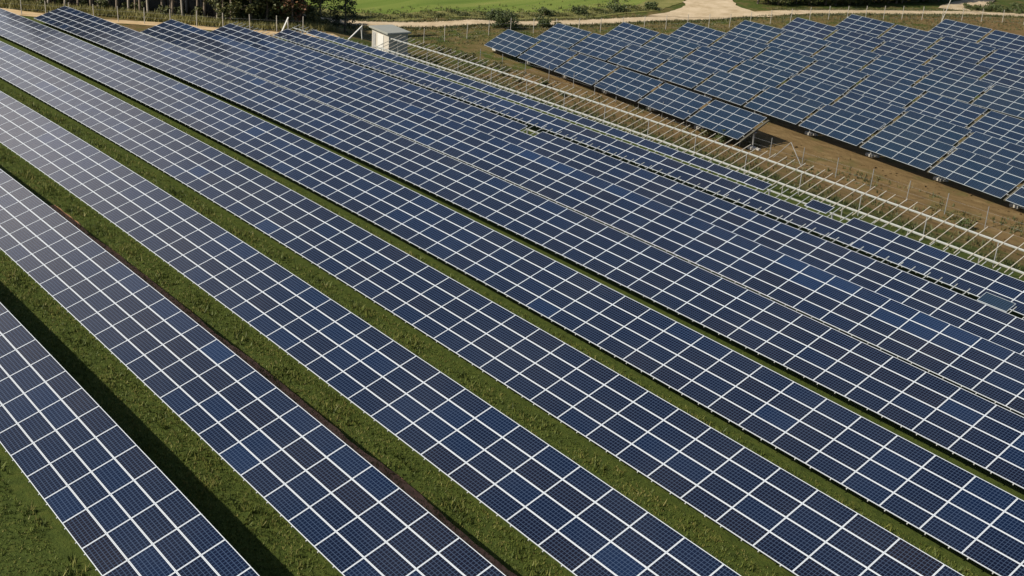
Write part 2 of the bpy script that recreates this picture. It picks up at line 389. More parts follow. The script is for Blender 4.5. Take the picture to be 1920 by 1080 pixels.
def rest_mesh(mats4, tints):
    """many modules merged into the one leftover part of a row"""
    n = len(mats4); nv = len(MV)
    Rm = np.array([np.array(m) for m in mats4])
    V = np.einsum('nij,vj->nvi', Rm[:, :3, :3], MV)+Rm[:, None, :3, 3]
    fl = [MGL, MBK]+MFR; mi = [0, 1]+[2]*len(MFR)
    fs = (np.array(fl)[None]+(np.arange(n)*nv)[:, None, None]).reshape(-1, 4)
    me = bpy.data.meshes.new('solar_modules'); me.from_pydata(V.reshape(-1, 3).tolist(), [], fs.tolist())
    for m in (M_CELL, M_DARK, M_ALU): me.materials.append(m)
    me.polygons.foreach_set('material_index', np.tile(mi, n)); me.update(); set_uv(me)
    at = me.attributes.new('tint', 'FLOAT', 'FACE'); at.data.foreach_set('value', np.repeat(np.array(tints, np.float32), len(fl)))
    return me

TILT = math.radians(17.876)
def row_frame(y0, x, s):
    """point and axes on a left-hand row: x along the row, s tiers up the slope"""
    ym = y0+2.0
    z = terr(x, ym); sl = (terr(x+.5, ym)-terr(x-.5, ym))
    ex = np.array([1, 0, float(sl)]); ex /= np.linalg.norm(ex)
    ey = np.array([0, math.cos(TILT), math.sin(TILT)]); n = np.cross(ex, ey); n /= np.linalg.norm(n); ey = np.cross(n, ex)
    return np.array([x, y0+s*B*math.cos(TILT), float(z)+s*B*math.sin(TILT)]), ex, ey, n
def mat4(p, ex, ey, n):
    m = Matrix.Identity(4)
    for i in range(3): m[i][0], m[i][1], m[i][2], m[i][3] = ex[i], ey[i], n[i], p[i]
    return m
def in_view(uv, mg=0):
    return (uv[:, 0] > -mg) & (uv[:, 0] < 1920+mg) & (uv[:, 1] > -mg) & (uv[:, 1] < 1080+mg)

ROWS = [   # y of the low edge, phase along x, first column cut-off, tiers
    (12.275, -39.768, None, 4), (19.373, -46.874, None, 4), (26.533, -36.188, None, 4), (33.786, -47.334, None, 4),
    (40.901, -26.501, None, 4), (48.225, -25.748, -149.06, 4), (55.369, -28.75, -133.43, 4), (62.474, -29.95, -130.8, 3), (69.276, -34.6, -128.2, 3)]
LAB = ["nearest row of blue solar panels, in the lower left corner with a black shadow behind",
       "second row of solar panels from the lower left, backed by a strip of brown soil",
       "third row of solar panels from the lower left, between two broad strips of grass",
       "fourth row of solar panels from the lower left, grass strip on both sides",
       "fifth row of solar panels from the lower left, narrow dark gap behind it",
       "sixth row of solar panels, its far left end dark with mirrored trees",
       "seventh row of solar panels, lighter blue modules along its upper edge",
       "unfinished solar row with bare rafter tips sticking up along its upper edge",
       "last module covered row on the left, next to the bare white rack"]
def tint_of(r, s, i):
    h = math.sin(r*12.9+s*37.7+(i//7)*3.1)*43758.5; lot = h-math.floor(h)
    h = math.sin(r*2.9+s*7.7+i*19.3)*15731.7; one = h-math.floor(h)
    t = .16+.40*lot+.36*(one-.3) + (.12 if one > .95 else 0)
    if r == 6 and s == 3: t += .32
    return min(1., max(0., t))
for r, (y0, ph, xend, tiers) in enumerate(ROWS):
    idx = []
    for i in range(-110, 60):
        xl = ph+i*A
        if xend is not None and xl < xend-.9: continue
        P = []
        for s in (0, 2, 4):
            p, *_ = row_frame(y0, xl+A/2, s); P.append(p)
        if in_view(px(P), 130).any() and np.all((np.array(P)-[0, 0, CZ])@F > 5): idx.append(i)
    i0, i1 = min(idx), max(idx)
    xa, xb = ph+i0*A, ph+(i1+1)*A
    xm = (xa+xb)/2
    root = empty("solar_row", (xm, y0+2.0, float(ground(xm, y0+2.0)))); tag(root, LAB[r], "solar panels", "long rows of solar panels on the grass")
    org = np.array(root.location)
    cells = []
    for i in range(i0, i1+1):
        for s in range(tiers):
            so_ = s+.5
            if r == 8 and s == 2 and i < -6:
                so_ = 2.83                                       # the top tier sits higher, a strip left open below it
                if i in (-10, -9, -7) or i < i0+2: continue
            if r == 7 and s == 2 and i == -23: continue          # one module still missing
            p, ex, ey, n = row_frame(y0, ph+(i+.5)*A, so_)
            q = px([p-ex*A/2-ey*B/2, p+ex*A/2-ey*B/2, p+ex*A/2+ey*B/2, p-ex*A/2+ey*B/2])
            area = .5*abs(np.sum(q[:, 0]*np.roll(q[:, 1], -1)-q[:, 1]*np.roll(q[:, 0], -1)))
            vis = in_view(q).mean()
            cells.append((area*(vis == 1)+area*.2*vis, p, ex, ey, n, tint_of(r, s, i)))
    cells.sort(key=lambda c: -c[0])
    for k, (ar, p, ex, ey, n, tn) in enumerate(cells[:100]):
        o = link('solar_module', ME_GLASS, root); o.matrix_local = mat4(p-org, ex, ey, n); o.color = (tn, 0, 0, 1)
        link('module_frame', ME_FRAME, o)
    rest = cells[100:]
    if rest:
        o = link('solar_modules', rest_mesh([mat4(p-org, ex, ey, n) for _, p, ex, ey, n, _ in rest], [c[5] for c in rest]), root)
        o.color = (0, 0, 0, 1); o['kind'] = 'stuff'
    # rafters, purlins, posts
    mb = MB()
    top = tiers+(.86 if r == 7 else (.62 if r == 8 else .0))
    for i in range(i0, i1+1):
        for fx in (.155, .715):
            x = ph+(i+fx)*A
            a, ex, ey, n = row_frame(y0, x, -.045); c, *_ = row_frame(y0, x, top+(.0 if tiers == 4 else rng.uniform(-.05, .05)))
            off = -n*(.075)
            mb.bar(a+off-org, c+off-org, .045, .05, 0, n)
    o = mb.build('rafters', M_RAIL, root); o['kind'] = 'stuff'
    for s in ((.75, 3.2) if tiers == 4 else (.75, 2.75)):
        mb = MB()
        for i in range(i0, i1+1, 2):
            a, ex, ey, n = row_frame(y0, ph+i*A, s); c, *_ = row_frame(y0, ph+min(i+2, i1+1)*A, s)
            off = -n*.16
            mb.bar(a+off-org, c+off-org, .07, .10, 0, n)
        mb.build('purlin', M_RAIL, root)
    for i in range(i0+1, i1+1, 3):
        for s in (1.5, 3.2 if tiers == 4 else 2.75):
            a, *_ = row_frame(y0, ph+(i+.155)*A, s)
            if not in_view(px([a]), 40).any(): continue
            mb = MB(); g = float(ground(a[0], a[1]))
            mb.bar((a[0]-org[0], a[1]-org[1], g-.3-org[2]), (a[0]-org[0], a[1]-org[1], a[2]-.2-org[2]), .10, .12)
            mb.build('post', M_STEEL, root)

# ------------------------------------------------------------------ bare rack (no modules yet)
y0 = 76.2
root = empty("bare_rack", (-75, y0+2, float(ground(-75, y0+2)))); org = np.array(root.location)
tag(root, "long bare mounting rack of white rails without panels, beside the brown dirt track", "rack")
xa, xb = -117.0, -22.0
for s, wd in ((.62, .13), (2.95, .115)):
    mb = MB()
    for x in np.arange(xa, xb, 4.0):
        a, ex, ey, n = row_frame(y0, x, s); c, *_ = row_frame(y0, x+4.0, s)
        mb.bar(a-org, c-org, wd, .10, 0, n)
    mb.build('purlin', M_RAIL, root)
k = 0; x = xa+.5
while x < xb:
    a, ex, ey, n = row_frame(y0, x, -.1); c, *_ = row_frame(y0, x, 4.1+rng.uniform(-.08, .08)); off = n*.0
    mb = MB(); mb.bar(a+n*.06-org, c+n*.06-org, .052, .05, 0, n); o = mb.build('rafter', M_RAFTER, root)
    x += (.87, 1.11)[k % 2]; k += 1
for x in np.arange(xa+1.5, xb, 5.9):
    for s in (.62, 2.95):
        a, *_ = row_frame(y0, x, s); g = float(ground(a[0], a[1]))
        mb = MB(); mb.bar((a[0]-org[0], a[1]-org[1], g-.3-org[2]), (a[0]-org[0], a[1]-org[1], a[2]-.1-org[2]), .05, .07); mb.build('post', M_STEEL, root)

# a loose module left lying on the rafters of the unfinished row
p, ex, ey, n = row_frame(62.474, -31.6, 3.5)
o = link('loose_module', ME_FULL); o.matrix_world = mat4(p+n*.06, ex, ey, n); o.color = (.9, .8, 0, 1)
tag(o, "single pale solar module lying loose on the bare rafter tips, mirroring the sky", "solar module")

# ------------------------------------------------------------------ pole mounted tables beyond the track
RT = math.radians(28.335); GAP = .4635; TW = 4*A+GAP
RROWS = [[-134.5857, 80.6298, -30.7201, 0.0116, -0.0004], [-84.9049, 89.0219, -29.4586, 0.0033, -0.0292], [-131.3186, 97.2265, -29.8183, 0.0083, -0.0139], [-127.6154, 105.512, -29.475, 0.0069, -0.0144], [-125.1969, 113.781, -29.0335, 0.015, -0.0116], [-123.2927, 121.899, -28.5953, 0.0, -0.0168], [-120.7124, 130.0631, -27.9642, 0.0084, -0.0139], [-111.0555, 138.3421, -27.205, 0.0074, -0.0142]]
ORD = "first second third fourth fifth sixth seventh eighth ninth tenth eleventh twelfth".split()
eal = np.array([math.cos(PSI), math.sin(PSI), 0]); epe = np.array([-math.sin(PSI), math.cos(PSI), 0])
ey_t = epe*math.cos(RT)+np.array([0, 0, math.sin(RT)])
slots = []
for r, (a0, p0, z0, sl, cu) in enumerate(RROWS):
    k0 = -6 if r == 1 else 0
    kk = 0
    for k in range(k0, 14):
        if r == 0 and k > 5: break
        d = k*TW+2*A
        ctr = (a0+d)*eal+p0*epe+np.array([0, 0, CZ+z0+sl*d+cu*d*d/100])     # middle of the low edge
        sl_loc = sl+2*cu*d/100
        C = [ctr+e*2*A*eal+ey_t*h for e in (-1, 1) for h in (0, 4*B)]
        if not in_view(px(C), 60).any(): break
        slots.append((r, kk, ctr, sl_loc)); kk += 1
last = {}
for r, kk, *_ in slots: last[r] = kk
# shared support meshes (origin = middle of the table, x along, y up the slope, z normal)
mb = MB()
for s in (-1.3, 1.3):
    mb.bar((-2*A-.18, s, -.09), (2*A+.18, s, -.09), .08, .08)
for x in (-3.3, -1.1, 1.1, 3.3):
    mb.bar((x, -1.9, -.19), (x, 1.9, -.19), .07, .10)
mb.bar((-2*A-.25, 0, -.30), (2*A+.25, 0, -.30), .16, .16)
mb.bar((2*A+GAP/2+.06, -1.95, -.2), (2*A+GAP/2+.06, 1.95, -.2), .24, .12, 1)  # girder in the table gap, wide and dark to stand in for shade
ME_SUP = mb.mesh('support_frame', [M_STEEL, M_GIRDER])
mb = MB(); mb.box((0, 0, .0), (.85, .55, .5)); mb.box((.55, .25, .12), (.5, .3, .16)); ME_FND = mb.mesh('foundation', [M_CONC])
mb = MB(); mb.tube([(0, 0, 0), (0, 0, 1)], .09, 10); mb.box((0, 0, .97), (.34, .34, .05)); ME_POLE = mb.mesh('pole', [M_STEEL])
tabs = []
for r, kk, ctr, sl in slots:
    ex = eal+np.array([0, 0, sl]); ex /= np.linalg.norm(ex); n = np.cross(ex, ey_t); n /= np.linalg.norm(n); ey = np.cross(n, ex)
    mid = ctr+ey*2*B
    base = mid+ex*(2*A+GAP/2)-n*.35
    gz = float(ground(base[0], base[1]))
    root = empty("solar_table", (base[0], base[1], gz)); org = np.array(root.location)
    if r == 0 and kk == 5: lab = "end solar table of the row beside the dirt track, its pole and concrete block exposed"
    elif r == 0: lab = "tilted solar table beside the dirt track, %s from the far left end" % ORD[kk]
    else: lab = "tilted solar table, %s from the road end of the %s row beyond the dirt track" % (ORD[kk], ORD[r])
    tag(root, lab, "solar table", "pole mounted solar tables beyond the dirt track")
    for i in range(4):
        for s in range(4):
            o = link('solar_module', ME_FULL, root)
            o.matrix_local = mat4(mid+ex*(i-1.5)*A+ey*(s-1.5)*B-org, ex, ey, n)
            h = math.sin(r*7.7+kk*3.3)*9731.3; lot = h-math.floor(h); h = math.sin(r*3.1+kk*5.7+i*17.1+s*9.2)*4375.5; one = h-math.floor(h)
            o.color = (min(1, max(0, .25+.3*lot+.25*(one-.3))), min(1, max(0, (.62 if r < 5 else .3)*(1-lot*.5)+.25*(one-.5))), 0, 1)
    o = link('support_frame', ME_SUP, root); o.matrix_local = mat4(mid-org, ex, ey, n)
    ends = [base]
    if kk == 0: ends.append(mid-ex*(2*A+GAP/2)-n*.35)
    for e in ends:
        g_ = float(ground(e[0], e[1]))
        o = link('pole', ME_POLE, root); o.location = (e[0]-org[0], e[1]-org[1], g_-org[2]); o.scale = (1, 1, e[2]-g_)
        o = link('foundation', ME_FND, root); o.location = (e[0]-org[0], e[1]-org[1], g_-org[2]); o.rotation_euler = (0, 0, PSI)

# ------------------------------------------------------------------ hut
def hut():
    ang = math.atan2(-.6, 4.7)*.9
    root = empty("transformer_hut", (-119.45, 80.55, float(ground(-119.4, 80.2))-.05), ang)
    tag(root, "small white hut with flat overhanging roof and white door near the wood", "hut")
    L, D, H = 4.4, 2.5, 2.55
    mb = MB(); mb.box((0, 0, H/2), (L, D, H))
    for cx in (-1, 1):
        for cy in (-1, 1): mb.box((cx*(L/2-.06), cy*(D/2-.06), H/2), (.16, .16, H-.01))
    mb.build('wall', M_HUTWALL, root)
    mb = MB(); mb.box((0, 0, H+.10), (L+.55, D+.7, .16)); mb.box((0, 0, H+.20), (L+.40, D+.55, .05)); mb.build('roof', M_ROOF, root)
    mb = MB(); mb.box((.1, -D/2-.03, 1.12), (1.5, .06, 2.1)); dr = mb.build('door', M_WHITE, root)
    mb = MB(); mb.box((.62, -D/2-.085, 1.1), (.05, .05, .22)); mb.build('handle', M_STEEL, dr)
    for x0 in (-1.6,):
        mb = MB()
        mb.box((x0, -D/2-.02, 1.2), (.8, .04, 1.9))
        for z in np.arange(.35, 2.1, .16): mb.box((x0, -D/2-.06, z), (.7, .05, .06))
        mb.build('louvre', M_SLAT, root)
    for y in (-.55, .35):
        mb = MB(); mb.box((L/2+.02, y, 1.75), (.04, .5, .4))
        for z in (1.62, 1.72, 1.82): mb.box((L/2+.05, y, z+.02), (.04, .46, .03))
        mb.build('vent', M_SLAT, root)
    mb = MB(); mb.box((0, -.1, .06), (L+.5, D+.7, .2)); mb.build('plinth', M_CONC, root)
hut()
# pale rubble and slabs in front of the hut
for k, (x, y, lx, ly, rz, lab) in enumerate([(-117.6, 78.2, 1.5, .8, .3, "pale concrete slab lying at the hut's front corner"), (-119.4, 77.9, 1.2, .9, -.2, "pale concrete slab lying before the hut door"), (-116.2, 78.6, .9, .6, .7, "small pale slab lying near the start of the bare rack")]):
    mb = MB(); mb.box((0, 0, .1), (lx, ly, .2)); mb.box((lx*.2, ly*.12, .26), (lx*.5, ly*.6, .12))
    o = mb.build('concrete_slab', M_CONC); o.location = (x, y, float(ground(x, y))); o.rotation_euler = (0, 0, rz); tag(o, lab, "slab")

# ------------------------------------------------------------------ fences
def fence(name, pts, label, step, h, mats, rpost=.05, wires=(.25, .8, 1.4), braces=()):
    pts = np.array(pts, float); L = np.r_[0, np.cumsum(np.linalg.norm(np.diff(pts, axis=0), axis=1))]
    ts = np.arange(0, L[-1], step); X = np.interp(ts, L, pts[:, 0]); Y = np.interp(ts, L, pts[:, 1]); Z = ground(X, Y)
    root = empty(name, (X[0], Y[0], float(Z[0]))); org = np.array(root.location); tag(root, label, "fence")
    for x, y, z in zip(X, Y, Z):
        lean = rng.normal(0, .03, 2)
        mb = MB(); mb.tube([np.array([x, y, z-.2])-org, np.array([x+lean[0], y+lean[1], z+h])-org], rpost, 7)
        mb.build('post', mats[0], root)
    mb = MB()
    for w in wires:
        for k in range(len(ts)-1):
            mb.tube([np.array([X[k], Y[k], Z[k]+w])-org, np.array([X[k+1], Y[k+1], Z[k+1]+w])-org], .006, 3, cap=False)
    mb.build('wire', mats[1], root)
    for a, b, r in braces:
        a = np.array([a[0], a[1], float(ground(a[0], a[1]))+a[2]]); b = np.array([b[0], b[1], float(ground(b[0], b[1]))+b[2]])
        mb = MB(); mb.tube([a-org, b-org], r, 7); mb.build('brace', mats[0], root)
fence("wire_fence", [(-118, 93.4), (-101.6, 95.2), (-84.9, 93.6), (-73.4, 92.6), (-60, 92.3), (-45, 91.2), (-30, 90)], "thin wire fence with slim grey posts between the bare rack and the dirt track", 4.0, 1.9, (M_STEEL, M_STEEL), .035,
      braces=[((-69.8, 92.6, 0), (-67.9, 92.5, 2.0), .035), ((-67.9, 92.5, 2.0), (-66.3, 92.5, 0), .035)])
fence("wire_fence", [(-131.0, 84), (-131.6, 96), (-129.5, 107), (-126.0, 116), (-121.3, 127.5), (-117.3, 136.5), (-113, 147.5), (-106.5, 167), (-98.8, 180.5), (-90, 190)], "wire fence with pale posts along the sandy road behind the solar tables", 3.4, 2.1, (M_POSTF, M_STEEL), .045,
      braces=[((-101.9, 172.4, 0), (-104.0, 177.6, 3.4), .06)])
fence("wire_fence", [(-158.5, 47.0), (-153.5, 51.6), (-146.5, 57.2), (-140.8, 63.4), (-136.6, 68.2), (-134, 72.6), (-131.9, 78.8)], "wire fence with weathered posts between the sandy path and the left solar rows", 3.3, 2.0, (M_POSTF, M_STEEL), .055)
# pale beams propped near the fence corners
for (p, q, lab) in [((-132.0, 72.8, .1), (-133.4, 74.6, 1.7), "pale wooden beam propped at a slant before the dark wood edge"),
                    ((-126.6, 79.2, .1), (-126.9, 81.4, 1.6), "pale wooden beam propped at a slant just left of the hut")]:
    a = np.array([p[0], p[1], float(ground(p[0], p[1]))+p[2]]); b = np.array([q[0], q[1], float(ground(p[0], p[1]))+q[2]])
    mb = MB(); mb.bar((0, 0, 0), b-a, .15, .12); mb.bar((b-a)*.92, np.array([b[0]-a[0], b[1]-a[1], -.1]), .10, .10); o = mb.build('slanted_beam', M_WHITE); o.location = a; tag(o, lab, "beam")

# ------------------------------------------------------------------ vegetation
def leaf_mesh(name, centers, size, m, flat=.5, per=1, var=.35):
    """leaf clumps: every centre gets one irregular bent quad pair"""
    c = np.repeat(np.asarray(centers, float), per, 0); n = len(c)
    c = c+rng.normal(0, size*.5, (n, 3))*(per > 1)
    a = rng.normal(0, 1, (n, 3)); a[:, 2] *= flat; a /= np.linalg.norm(a, axis=1, keepdims=True)
    q = rng.normal(0, 1, (n, 3)); b = np.cross(a, q); b /= np.linalg.norm(b, axis=1, keepdims=True)
    s = size*rng.uniform(1-var, 1+var, (n, 1)); w = s*rng.uniform(.5, .85, (n, 1))
    nn = np.cross(a, b)
    V = np.stack([c-a*s*.5, c+b*w*.5+nn*s*.12, c+a*s*.55, c-b*w*.5+nn*s*.12], 1)
    F_ = np.arange(4*n).reshape(n, 4)
    me = bpy.data.meshes.new(name); me.from_pydata(V.reshape(-1, 3).tolist(), [], F_.tolist()); me.materials.append(m); me.update()
    at = me.attributes.new('shade', 'FLOAT', 'FACE'); at.data.foreach_set('value', np.clip(rng.normal(.5, .24, n), 0, 1).astype(np.float32))
    return me
def clumps(n, blobs):
    """points in a crown made of many small off-centre blobs: denser near their surface, gaps between"""
    k = rng.integers(0, len(blobs), n); bl = np.array(blobs)[k]
    d = rng.normal(0, 1, (n, 3)); d /= np.linalg.norm(d, axis=1, keepdims=True)
    return bl[:, :3]+d*bl[:, 3:4]*rng.uniform(.35, 1.05, (n, 1))*np.array([1, 1, .75])
def trunk_mesh(name, h, r, m, limbs=5, lo=.35, spread=2.2):
    mb = MB(); z = np.linspace(-.3, h, 9); wob = np.cumsum(rng.normal(0, .06, (9, 2)), 0)
    pts = np.c_[wob, z]; mb.tube(pts, r*np.linspace(1.1, .25, 9), 8)
    for _ in range(limbs):
        t = rng.uniform(lo, .9); p = np.array([np.interp(t*h, z, pts[:, 0]), np.interp(t*h, z, pts[:, 1]), t*h])
        a = rng.uniform(0, 6.28); L = spread*rng.uniform(.5, 1.1)
        q = p+np.array([math.cos(a)*L, math.sin(a)*L, L*rng.uniform(.1, .6)])
        mb.tube([p, (p+q)/2+[0, 0, .1], q], [r*.32, r*.22, r*.08], 5)
    me = mb.mesh(name, [m]); me.polygons.foreach_set('use_smooth', [True]*len(me.polygons)); return me
def proto_pine(h, lo, rad, m):
    bl = []
    for _ in range(26):
        t = rng.uniform(lo, 1.); rr = rad*(1.05-.75*(t-lo)/(1-lo)); a = rng.uniform(0, 6.28); q = rr*rng.uniform(.2, .9)
        bl.append((math.cos(a)*q, math.sin(a)*q, t*h, rng.uniform(.7, 1.3)))
    return leaf_mesh('crown', clumps(1500, bl), .55, m)
def proto_broad(h, lo, rad, m, n=2600, size=.36):
    bl = []
    for _ in range(40):
        t = rng.uniform(lo, 1.); rr = rad*math.sin(math.pi*min(1, .18+.8*(t-lo)/(1-lo))); a = rng.uniform(0, 6.28); q = rr*rng.uniform(.25, 1.)
        bl.append((math.cos(a)*q, math.sin(a)*q, t*h, rng.uniform(.6, 1.3)))
    return leaf_mesh('crown', clumps(n, bl), size, m)
PINES = [(trunk_mesh('trunk', h, .17, mm, 9, .18, 1.3), proto_pine(h+1.0, .48, 2.6, M_PINE)) for h, mm in ((11.5, M_PALEBARK), (12.5, M_BARK), (11, M_PALEBARK), (13, M_BARK))]
BROADS = [(trunk_mesh('trunk', h, .2, M_BARK, 9, .15, 2.4), proto_broad(h+1, .06, 3.2, M_LEAF)) for h in (9, 10, 8.5)]
REDT = (trunk_mesh('trunk', 8, .14, M_BARK, 8, .2, 1.6), proto_broad(8.6, .12, 2.1, M_RED, 1500, .32))
def spruce():
    bl = []
    for t in np.linspace(.03, 1, 26):
        rr = 2.4*(1-t)+.15
        for _ in range(5):
            a = rng.uniform(0, 6.28); bl.append((math.cos(a)*rr*.8, math.sin(a)*rr*.8, t*13, .45+.35*(1-t)))
    return trunk_mesh('trunk', 12.5, .18, M_BARK, 4), leaf_mesh('crown', clumps(3000, bl), .34, M_PINE)
SPR = spruce()
def tree(name, proto, x, y, label, group, sc=1., rz=None):
    root = empty(name, (x, y, float(ground(x, y))), rng.uniform(0, 6.28) if rz is None else rz); root.scale = (sc,)*3
    tag(root, label, "tree", group)
    link('trunk', proto[0], root); link('crown', proto[1], root)
EDGE = np.array([(-168.5, 48.2), (-166, 49.8), (-161, 53.4), (-157, 57.2), (-152.8, 60), (-148.8, 62.6), (-145.3, 65), (-142.2, 67.2), (-139.7, 69.5), (-138, 72.5), (-136.7, 75.6), (-136.2, 78.8), (-139, 82.5)], float)
EL = np.r_[0, np.cumsum(np.linalg.norm(np.diff(EDGE, axis=0), axis=1))]
def edge_pt(d, back):
    x = np.interp(d, EL, EDGE[:, 0]); y = np.interp(d, EL, EDGE[:, 1])
    x2 = np.interp(d+1, EL, EDGE[:, 0]); y2 = np.interp(d+1, EL, EDGE[:, 1])
    dx, dy = x2-x, y2-y; l = math.hypot(dx, dy) or 1
    return x-dy/l*back, y+dx/l*back
front = []
d = 1.0
while d < EL[-1]-1.2:
    front.append(d); d += rng.uniform(.9, 1.8)
ON = "first second third fourth fifth sixth seventh eighth ninth tenth eleventh twelfth thirteenth fourteenth fifteenth sixteenth seventeenth eighteenth nineteenth twentieth".split()
def ordn(k):
    if k < 20: return ON[k]
    tens = {2: "twenty", 3: "thirty", 4: "forty", 5: "fifty"}[(k+1)//10]
    return tens+"-"+ON[(k+1) % 10-1] if (k+1) % 10 else {3: "thirtieth", 4: "fortieth", 5: "fiftieth"}[(k+1)//10]
seen = 0
for d in front:
    x, y = edge_pt(d, rng.uniform(.2, 2.6))
    u, v = px([(x, y, float(ground(x, y)))])[0]
    frac = d/EL[-1]
    if u < 430:
        pr = PINES[rng.integers(0, 4)]; nm = "pine_tree"
        if u > -10: lab = "slim bare pine trunk, %s from the left along the front edge of the wood" % ordn(seen); seen += 1
        else: lab = "pine just outside the left edge of the picture, in the wood's front line"
        tree(nm, pr, x, y, lab, "trees of the wood behind the left solar rows", rng.uniform(.85, 1.15))
    else:
        continue
for k, (u_, x, y) in enumerate([(420, -140.3, 70.2), (450, -139.6, 72.6), (485, -138.8, 74.6), (520, -138.2, 76.8), (560, -137.8, 79.2), (600, -138.4, 82.0)]):
    tree("broadleaf_tree", BROADS[k % 3], x, y, "leafy green tree at the right part of the wood edge, %s from the left" % ON[k], "leafy trees at the right of the wood edge", [.9, 1.0, .85, .95, .8, .8][k])
tree("autumn_tree", REDT, -137.0, 77.2, "small tree with reddish brown autumn leaves in the dark wood edge", None, .95)
tree("spruce_tree", SPR, -139.3, 86.6, "dark spruce closing the right end of the wood, beside the bright meadow", None, .8)
nb = 0
for back in (4.5, 7.5, 11, 15, 20):
    d = 0.
    while d < EL[-1]:
        x, y = edge_pt(d, back+rng.uniform(-1.2, 1.2))
        deep = "tree deep in the shade of the wood, behind its front line of trunks"
        u = px([(x, y, float(ground(x, y)))])[0][0]
        if u < 640:
            if u < 420: tree("pine_tree", PINES[rng.integers(0, 4)], x, y, deep, "trees deep in the wood", rng.uniform(.9, 1.15))
            else: tree("broadleaf_tree", BROADS[rng.integers(0, 3)], x, y, deep, "trees deep in the wood", rng.uniform(.8, 1.1))
        d += rng.uniform(2.2, 3.6)+back*.05
UNDER = []
# wood at the top right, seen only by its feet
for k in range(13):
    d = 6+k*(EL[-1]-14)/13+rng.uniform(-.8, .8); x, y = edge_pt(d, rng.uniform(.6, 2.2))
    UNDER.append((x, y))
for k in range(26):
    f = k/25; x = np.interp(f, [0, .3, .6, 1], [-124.2, -118.6, -116.6, -114.4])-rng.uniform(.8, 2.6); y = 156+(192-156)*f+rng.uniform(0, 1.5)
    tree("broadleaf_tree", BROADS[k % 3], x, y, "dark leafy tree of the top right wood, %s from the left along the road" % ordn(k), "trees of the wood at the top right", rng.uniform(.75, 1.1))
for k in range(18):
    f = k/17; x = -130+(-119+130)*f-rng.uniform(0, 2); y = 160+(198-160)*f+rng.uniform(0, 3)
    tree("broadleaf_tree", BROADS[k % 3], x, y, "tree in the depth of the top right wood, above the frame", "trees deep in the top right wood", rng.uniform(.9, 1.2))

def shrub_mesh(name, rx, ry, h, n, size, m, k=14):
    bl = [(rng.uniform(-rx, rx)*.75, rng.uniform(-ry, ry)*.75, rng.uniform(.15, .8)*h, rng.uniform(.2, .4)*min(rx, ry, h)*1.3) for _ in range(k)]
    me = leaf_mesh(name, clumps(n, bl), size, m); return me
def stem_mesh(h):
    mb = MB()
    for _ in range(5):
        a = rng.uniform(0, 6.28); L = h*.5; mb.tube([(0, 0, -.1), (math.cos(a)*L*.3, math.sin(a)*L*.3, h*.4), (math.cos(a)*L*.6, math.sin(a)*L*.6, h*.75)], [.04, .03, .012], 5)
    return mb.mesh('stem', [M_BARK])
def shrub(x, y, rx, ry, h, label, m=None, n=700, size=.24, name="shrub", group=None, k=22):
    root = empty(name, (x, y, float(ground(x, y)))); tag(root, label, "shrub", group)
    link('foliage', shrub_mesh('foliage', rx, ry, h, n, size, m or M_SHRUB, k), root); link('stem', stem_mesh(h), root)
shrub(-133.0, 109.0, 2.5, 2.0, 2.6, "large round dark green bush in the middle of the road's front edge", n=3000, size=.22, k=40)
shrub(-131.6, 115.6, 1.4, 1.1, 1.5, "small bush beside the road, right of the large round bush", n=1300, size=.2)
shrub(-129.9, 117.0, 1.0, .8, 1.0, "low brownish bush just behind the first table row beyond the track", M_WEED, n=500)
shrub(-134.6, 133.4, 1.5, 1.4, 2.4, "upright dark bush on the far side of the road, at the meadow's edge", n=900)
shrub(-136.5, 127.0, 1.6, 1.0, 1.2, "low green bush on the meadow verge, left of the upright dark bush", n=1200, size=.2)
shrub(-138.2, 121.5, 1.7, 1.0, 1.3, "wide low bush on the verge behind the road's middle stretch", n=1300, size=.2)
shrub(-133.5, 139.8, 1.8, 1.4, 1.2, "low bush where the side road leaves the sandy road", n=1300, size=.2)
for k, (x, y) in enumerate([(-106.4, 188.6), (-105.0, 190.2), (-103.6, 192.4), (-105.6, 195.0), (-101.6, 194.2), (-103.6, 199.0)]):
    shrub(x-.8, y+1, 1.8, 1.5, 1.0, "low green bush on the road's far island at the top right, %s from the left" % ON[k], n=1100, size=.2, group="bushes on the island at the top right")
for k, (x, y) in enumerate(UNDER):
    shrub(x, y, .8+.05*k, .8, rng.uniform(.9, 1.5)+.12*k, "undergrowth bush between the trunks of the wood edge, %s from the left" % ordn(k), M_LEAF, n=900, size=.24, group="undergrowth along the wood edge")
k = 0
for (x, y, h, lab) in [(-129.0, 92.0, .9, "low weed clump below the hut's right side"), (-126.0, 92.8, 1.1, "brownish weed clump at the upper end of the bare rack"), (-123.1, 92.6, 1.5, "leafy sapling, first beside the far end of the rack"), (-121.1, 93.0, 1.2, "leafy sapling, second beside the far end of the rack"),
                       (-119.0, 92.6, 1.6, "leafy sapling, third beside the far end of the rack"), (-116.0, 92.4, 1.0, "small weed bush, fourth plant along the rack's far side"), (-113.3, 92.8, 1.5, "dark leafy sapling, fifth plant along the rack's far side"),
                       (-111.0, 91.5, 1.2, "dark weed bush, sixth plant along the rack's far side"), (-107.5, 91.2, .8, "low weed bush, seventh plant along the rack's far side"), (-104.0, 92.2, 1.0, "low weed bush, eighth plant along the rack's far side"), (-99.5, 91.0, .8, "low dark weed bush near the fence beyond the rack"),
                       (-76.3, 92.2, 2.0, "leafy bush in front of the end table beside the track"), (-78.6, 92.6, 1.1, "low weed at the foot of the second last table beside the track"), (-47.0, 89.6, 1.0, "green weed tuft among the rack's rafters at the right")]:
    shrub(x, y, .55+h*.22, .5+h*.2, h, lab, (M_WEED, M_SHRUB)[k % 2], n=int(160+170*h), size=.17, name="weed_plant"); k += 1

